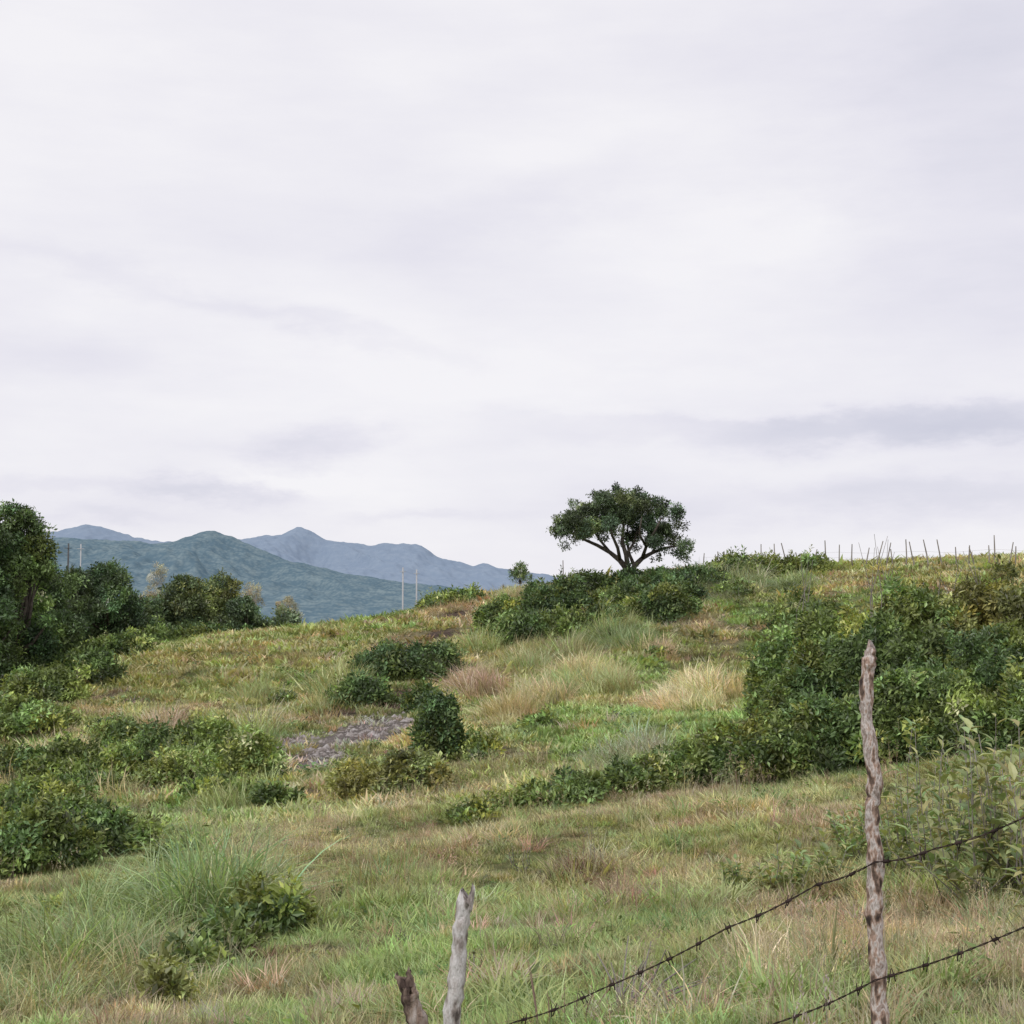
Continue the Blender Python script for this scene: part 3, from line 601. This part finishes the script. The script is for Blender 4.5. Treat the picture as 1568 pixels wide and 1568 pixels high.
def wire(name,pts):
    pts=[np.array(p,float) for p in pts]; den=[]
    for i in range(len(pts)-1):
        k=max(2,int(np.linalg.norm(pts[i+1]-pts[i])/.012))
        for j in range(k):
            t_=j/k; den.append(pts[i]*(1-t_)+pts[i+1]*t_-np.array([0,0,.010*math.sin(math.pi*t_)]))
    den.append(pts[-1]); mb=MB()
    for ph in (0,math.pi):
        Q_=[]
        for i,p in enumerate(den):
            a=i*.9+ph; Q_.append(p+np.array([.15*math.cos(a),math.cos(a),math.sin(a)])*.0022)
        mb.tube(Q_,[.0017]*len(Q_),5)
    for i in range(6,len(den)-6,10):
        p=den[i]; t_=den[i+1]-den[i-1]; t_/=np.linalg.norm(t_)
        mb.tube([p-t_*.010,p+t_*.010],[.0062,.0062],6)
        for sgn in (-1,1):
            a=rng.uniform(.6,2.5); d=np.array([.4*rng.normal(),math.cos(a),math.sin(a)]); d/=np.linalg.norm(d)
            mb.tube([p+t_*.007*sgn-d*.024,p+t_*.007*sgn+d*.024],[.0022,.0016],4)
    mb.obj(name,M_wire,True,fence)
def wp(px,py): return S(px,py,float(np.interp(px,[600,700,1340,1700],[5.65,5.56,4.965,4.6])))
wire('wire_upper',[wp(560,1655),wp(700,1602),wp(785,1566),wp(920,1515),wp(1115,1420),wp(1250,1355),wp(1340,1320),wp(1430,1300),wp(1568,1252),wp(1750,1180)])
wire('wire_lower',[wp(700,1760),wp(1000,1640),wp(1190,1566),wp(1340,1501),wp(1568,1420),wp(1750,1350)])
mb=MB()
b0=np.array(G(960,1567))
for i in range(22):
    a=rng.uniform(-.6,1.3); l=rng.uniform(.2,.6); e_=b0+np.array([math.sin(a)*l*.8+.05,rng.uniform(-.1,.5),math.cos(a)*l*.6]); m=(b0+e_)/2+rng.normal(0,.03,3)
    mb.tube([b0+rng.normal(0,.03,3),m,e_],[.007,.005,.0025],5)
mb.obj('dead_branch',M_stick)
# ---------------------------------------------------------------- sky
w=bpy.data.worlds.new('World'); scene.world=w; w.use_nodes=True; nt=w.node_tree; nt.nodes.clear(); N=nt.nodes.new; L=nt.links.new
out=N('ShaderNodeOutputWorld'); bg=N('ShaderNodeBackground'); bg.inputs['Strength'].default_value=.1; L(bg.outputs[0],out.inputs[0])
sky=N('ShaderNodeTexSky'); sky.sky_type='NISHITA'; sky.sun_disc=False; SE=math.radians(52); SR=math.radians(215); sky.sun_elevation=SE; sky.sun_rotation=SR
tc=N('ShaderNodeTexCoord'); sx=N('ShaderNodeSeparateXYZ'); L(tc.outputs['Generated'],sx.inputs[0])
def mth(op,a,b=None,c=None):
    m=N('ShaderNodeMath'); m.operation=op
    for i,v in enumerate((a,b,c)):
        if v is None: continue
        if isinstance(v,(int,float)): m.inputs[i].default_value=v
        else: L(v,m.inputs[i])
    return m.outputs[0]
az=mth('ARCTAN2',sx.outputs[0],sx.outputs[1]); el=mth('ARCSINE',sx.outputs[2])
ae=N('ShaderNodeCombineXYZ'); L(az,ae.inputs[0]); L(el,ae.inputs[1])
def nz(scx,scy,seed,detail=3,rough=.5,tilt=0,color=False):
    mp=N('ShaderNodeMapping'); mp.inputs['Location'].default_value=(0,0,seed); mp.inputs['Rotation'].default_value=(0,0,tilt); mp.inputs['Scale'].default_value=(scx,scy,1); L(ae.outputs[0],mp.inputs[0])
    t_=N('ShaderNodeTexNoise'); t_.inputs['Scale'].default_value=1; t_.inputs['Detail'].default_value=detail; t_.inputs['Roughness'].default_value=rough; L(mp.outputs[0],t_.inputs[0]); return t_.outputs[1 if color else 0]
wv=N('ShaderNodeVectorMath'); wv.operation='MULTIPLY_ADD'; wv.inputs[1].default_value=(.18,.06,0); L(nz(9,24,1.3,6,.62,0,True),wv.inputs[0]) 
off=N('ShaderNodeVectorMath'); off.operation='ADD'; off.inputs[1].default_value=(-.09,-.03,0); L(ae.outputs[0],off.inputs[0]); L(off.outputs[0],wv.inputs[2])
def gs(px,py,wx,wy,rot=0):
    mp=N('ShaderNodeMapping'); mp.vector_type='TEXTURE'; mp.inputs['Location'].default_value=((px-784)/F,(950-py)/F,0); mp.inputs['Rotation'].default_value=(0,0,rot); mp.inputs['Scale'].default_value=(wx/F,wy/F,1)
    L(wv.outputs[0],mp.inputs[0]); d=N('ShaderNodeVectorMath'); d.operation='DOT_PRODUCT'; L(mp.outputs[0],d.inputs[0]); L(mp.outputs[0],d.inputs[1])
    return mth('POWER',.3679,d.outputs['Value'])
val=mth('MULTIPLY_ADD',nz(3.2,7,2.0,5,.55,.15),.75,.36)
val=mth('MULTIPLY_ADD',nz(5,26,7.0,5,.62,.05),.34,mth('ADD',val,-.17))
for px,py,wx,wy,sl,amp in [(1380,672,460,28,0,-.5),(1250,650,420,12,0,-.12),(480,505,250,18,-.18,-.2),(120,430,200,24,-.2,-.16),(60,560,200,40,-.1,-.18),(460,680,120,28,0,-.38),(310,755,130,24,0,-.45),(170,800,120,14,0,-.22),(650,790,150,12,0,-.22),(780,330,260,50,.35,-.16),(1500,250,260,350,0,-.34),(1150,370,260,60,0,.15),(840,570,250,50,0,.15),(1350,775,400,34,0,-.34),(430,735,90,14,0,.3),(60,760,120,16,0,-.2)]:
    val=mth('MULTIPLY_ADD',gs(px,py,wx,wy,sl),amp,val)
r=N('ShaderNodeValToRGB'); e=r.color_ramp.elements; e.new(.5)
for i,(p,c) in enumerate([(.05,(.59,.595,.70)),(.5,(.78,.765,.84)),(.85,(.90,.885,.915))]): e[i].position=p; e[i].color=(*c,1)
L(val,r.inputs[0])
sc=N('ShaderNodeVectorMath'); sc.operation='SCALE'; sc.inputs['Scale'].default_value=10.4; L(r.outputs[0],sc.inputs[0])
mx=N('ShaderNodeMix'); mx.data_type='RGBA'; mx.inputs[0].default_value=.95; L(sky.outputs[0],mx.inputs[6]); L(sc.outputs[0],mx.inputs[7]); L(mx.outputs[2],bg.inputs[0])
sd=bpy.data.lights.new('sun','SUN'); sd.energy=1.3; sd.angle=math.radians(24); sd.color=(1,.98,.95)
so=bpy.data.objects.new('sun',sd); scene.collection.objects.link(so)
from mathutils import Vector
sv=Vector((math.sin(SR)*math.cos(SE),math.cos(SR)*math.cos(SE),math.sin(SE))); so.rotation_euler=sv.to_track_quat('Z','Y').to_euler()
# ---------------------------------------------------------------- camera
cd=bpy.data.cameras.new('camera'); cd.sensor_width=56; cd.sensor_height=56; cd.lens=56*F/1568; cd.clip_end=40000; cd.clip_start=.1
co=bpy.data.objects.new('camera',cd); co.location=(0,0,EYE); co.rotation_euler=(math.pi/2+PITCH,0,0); scene.collection.objects.link(co); scene.camera=co
scene.view_settings.view_transform='Standard'; scene.view_settings.look='None'; scene.view_settings.exposure=0
print('done',time.time()-T0,NI)
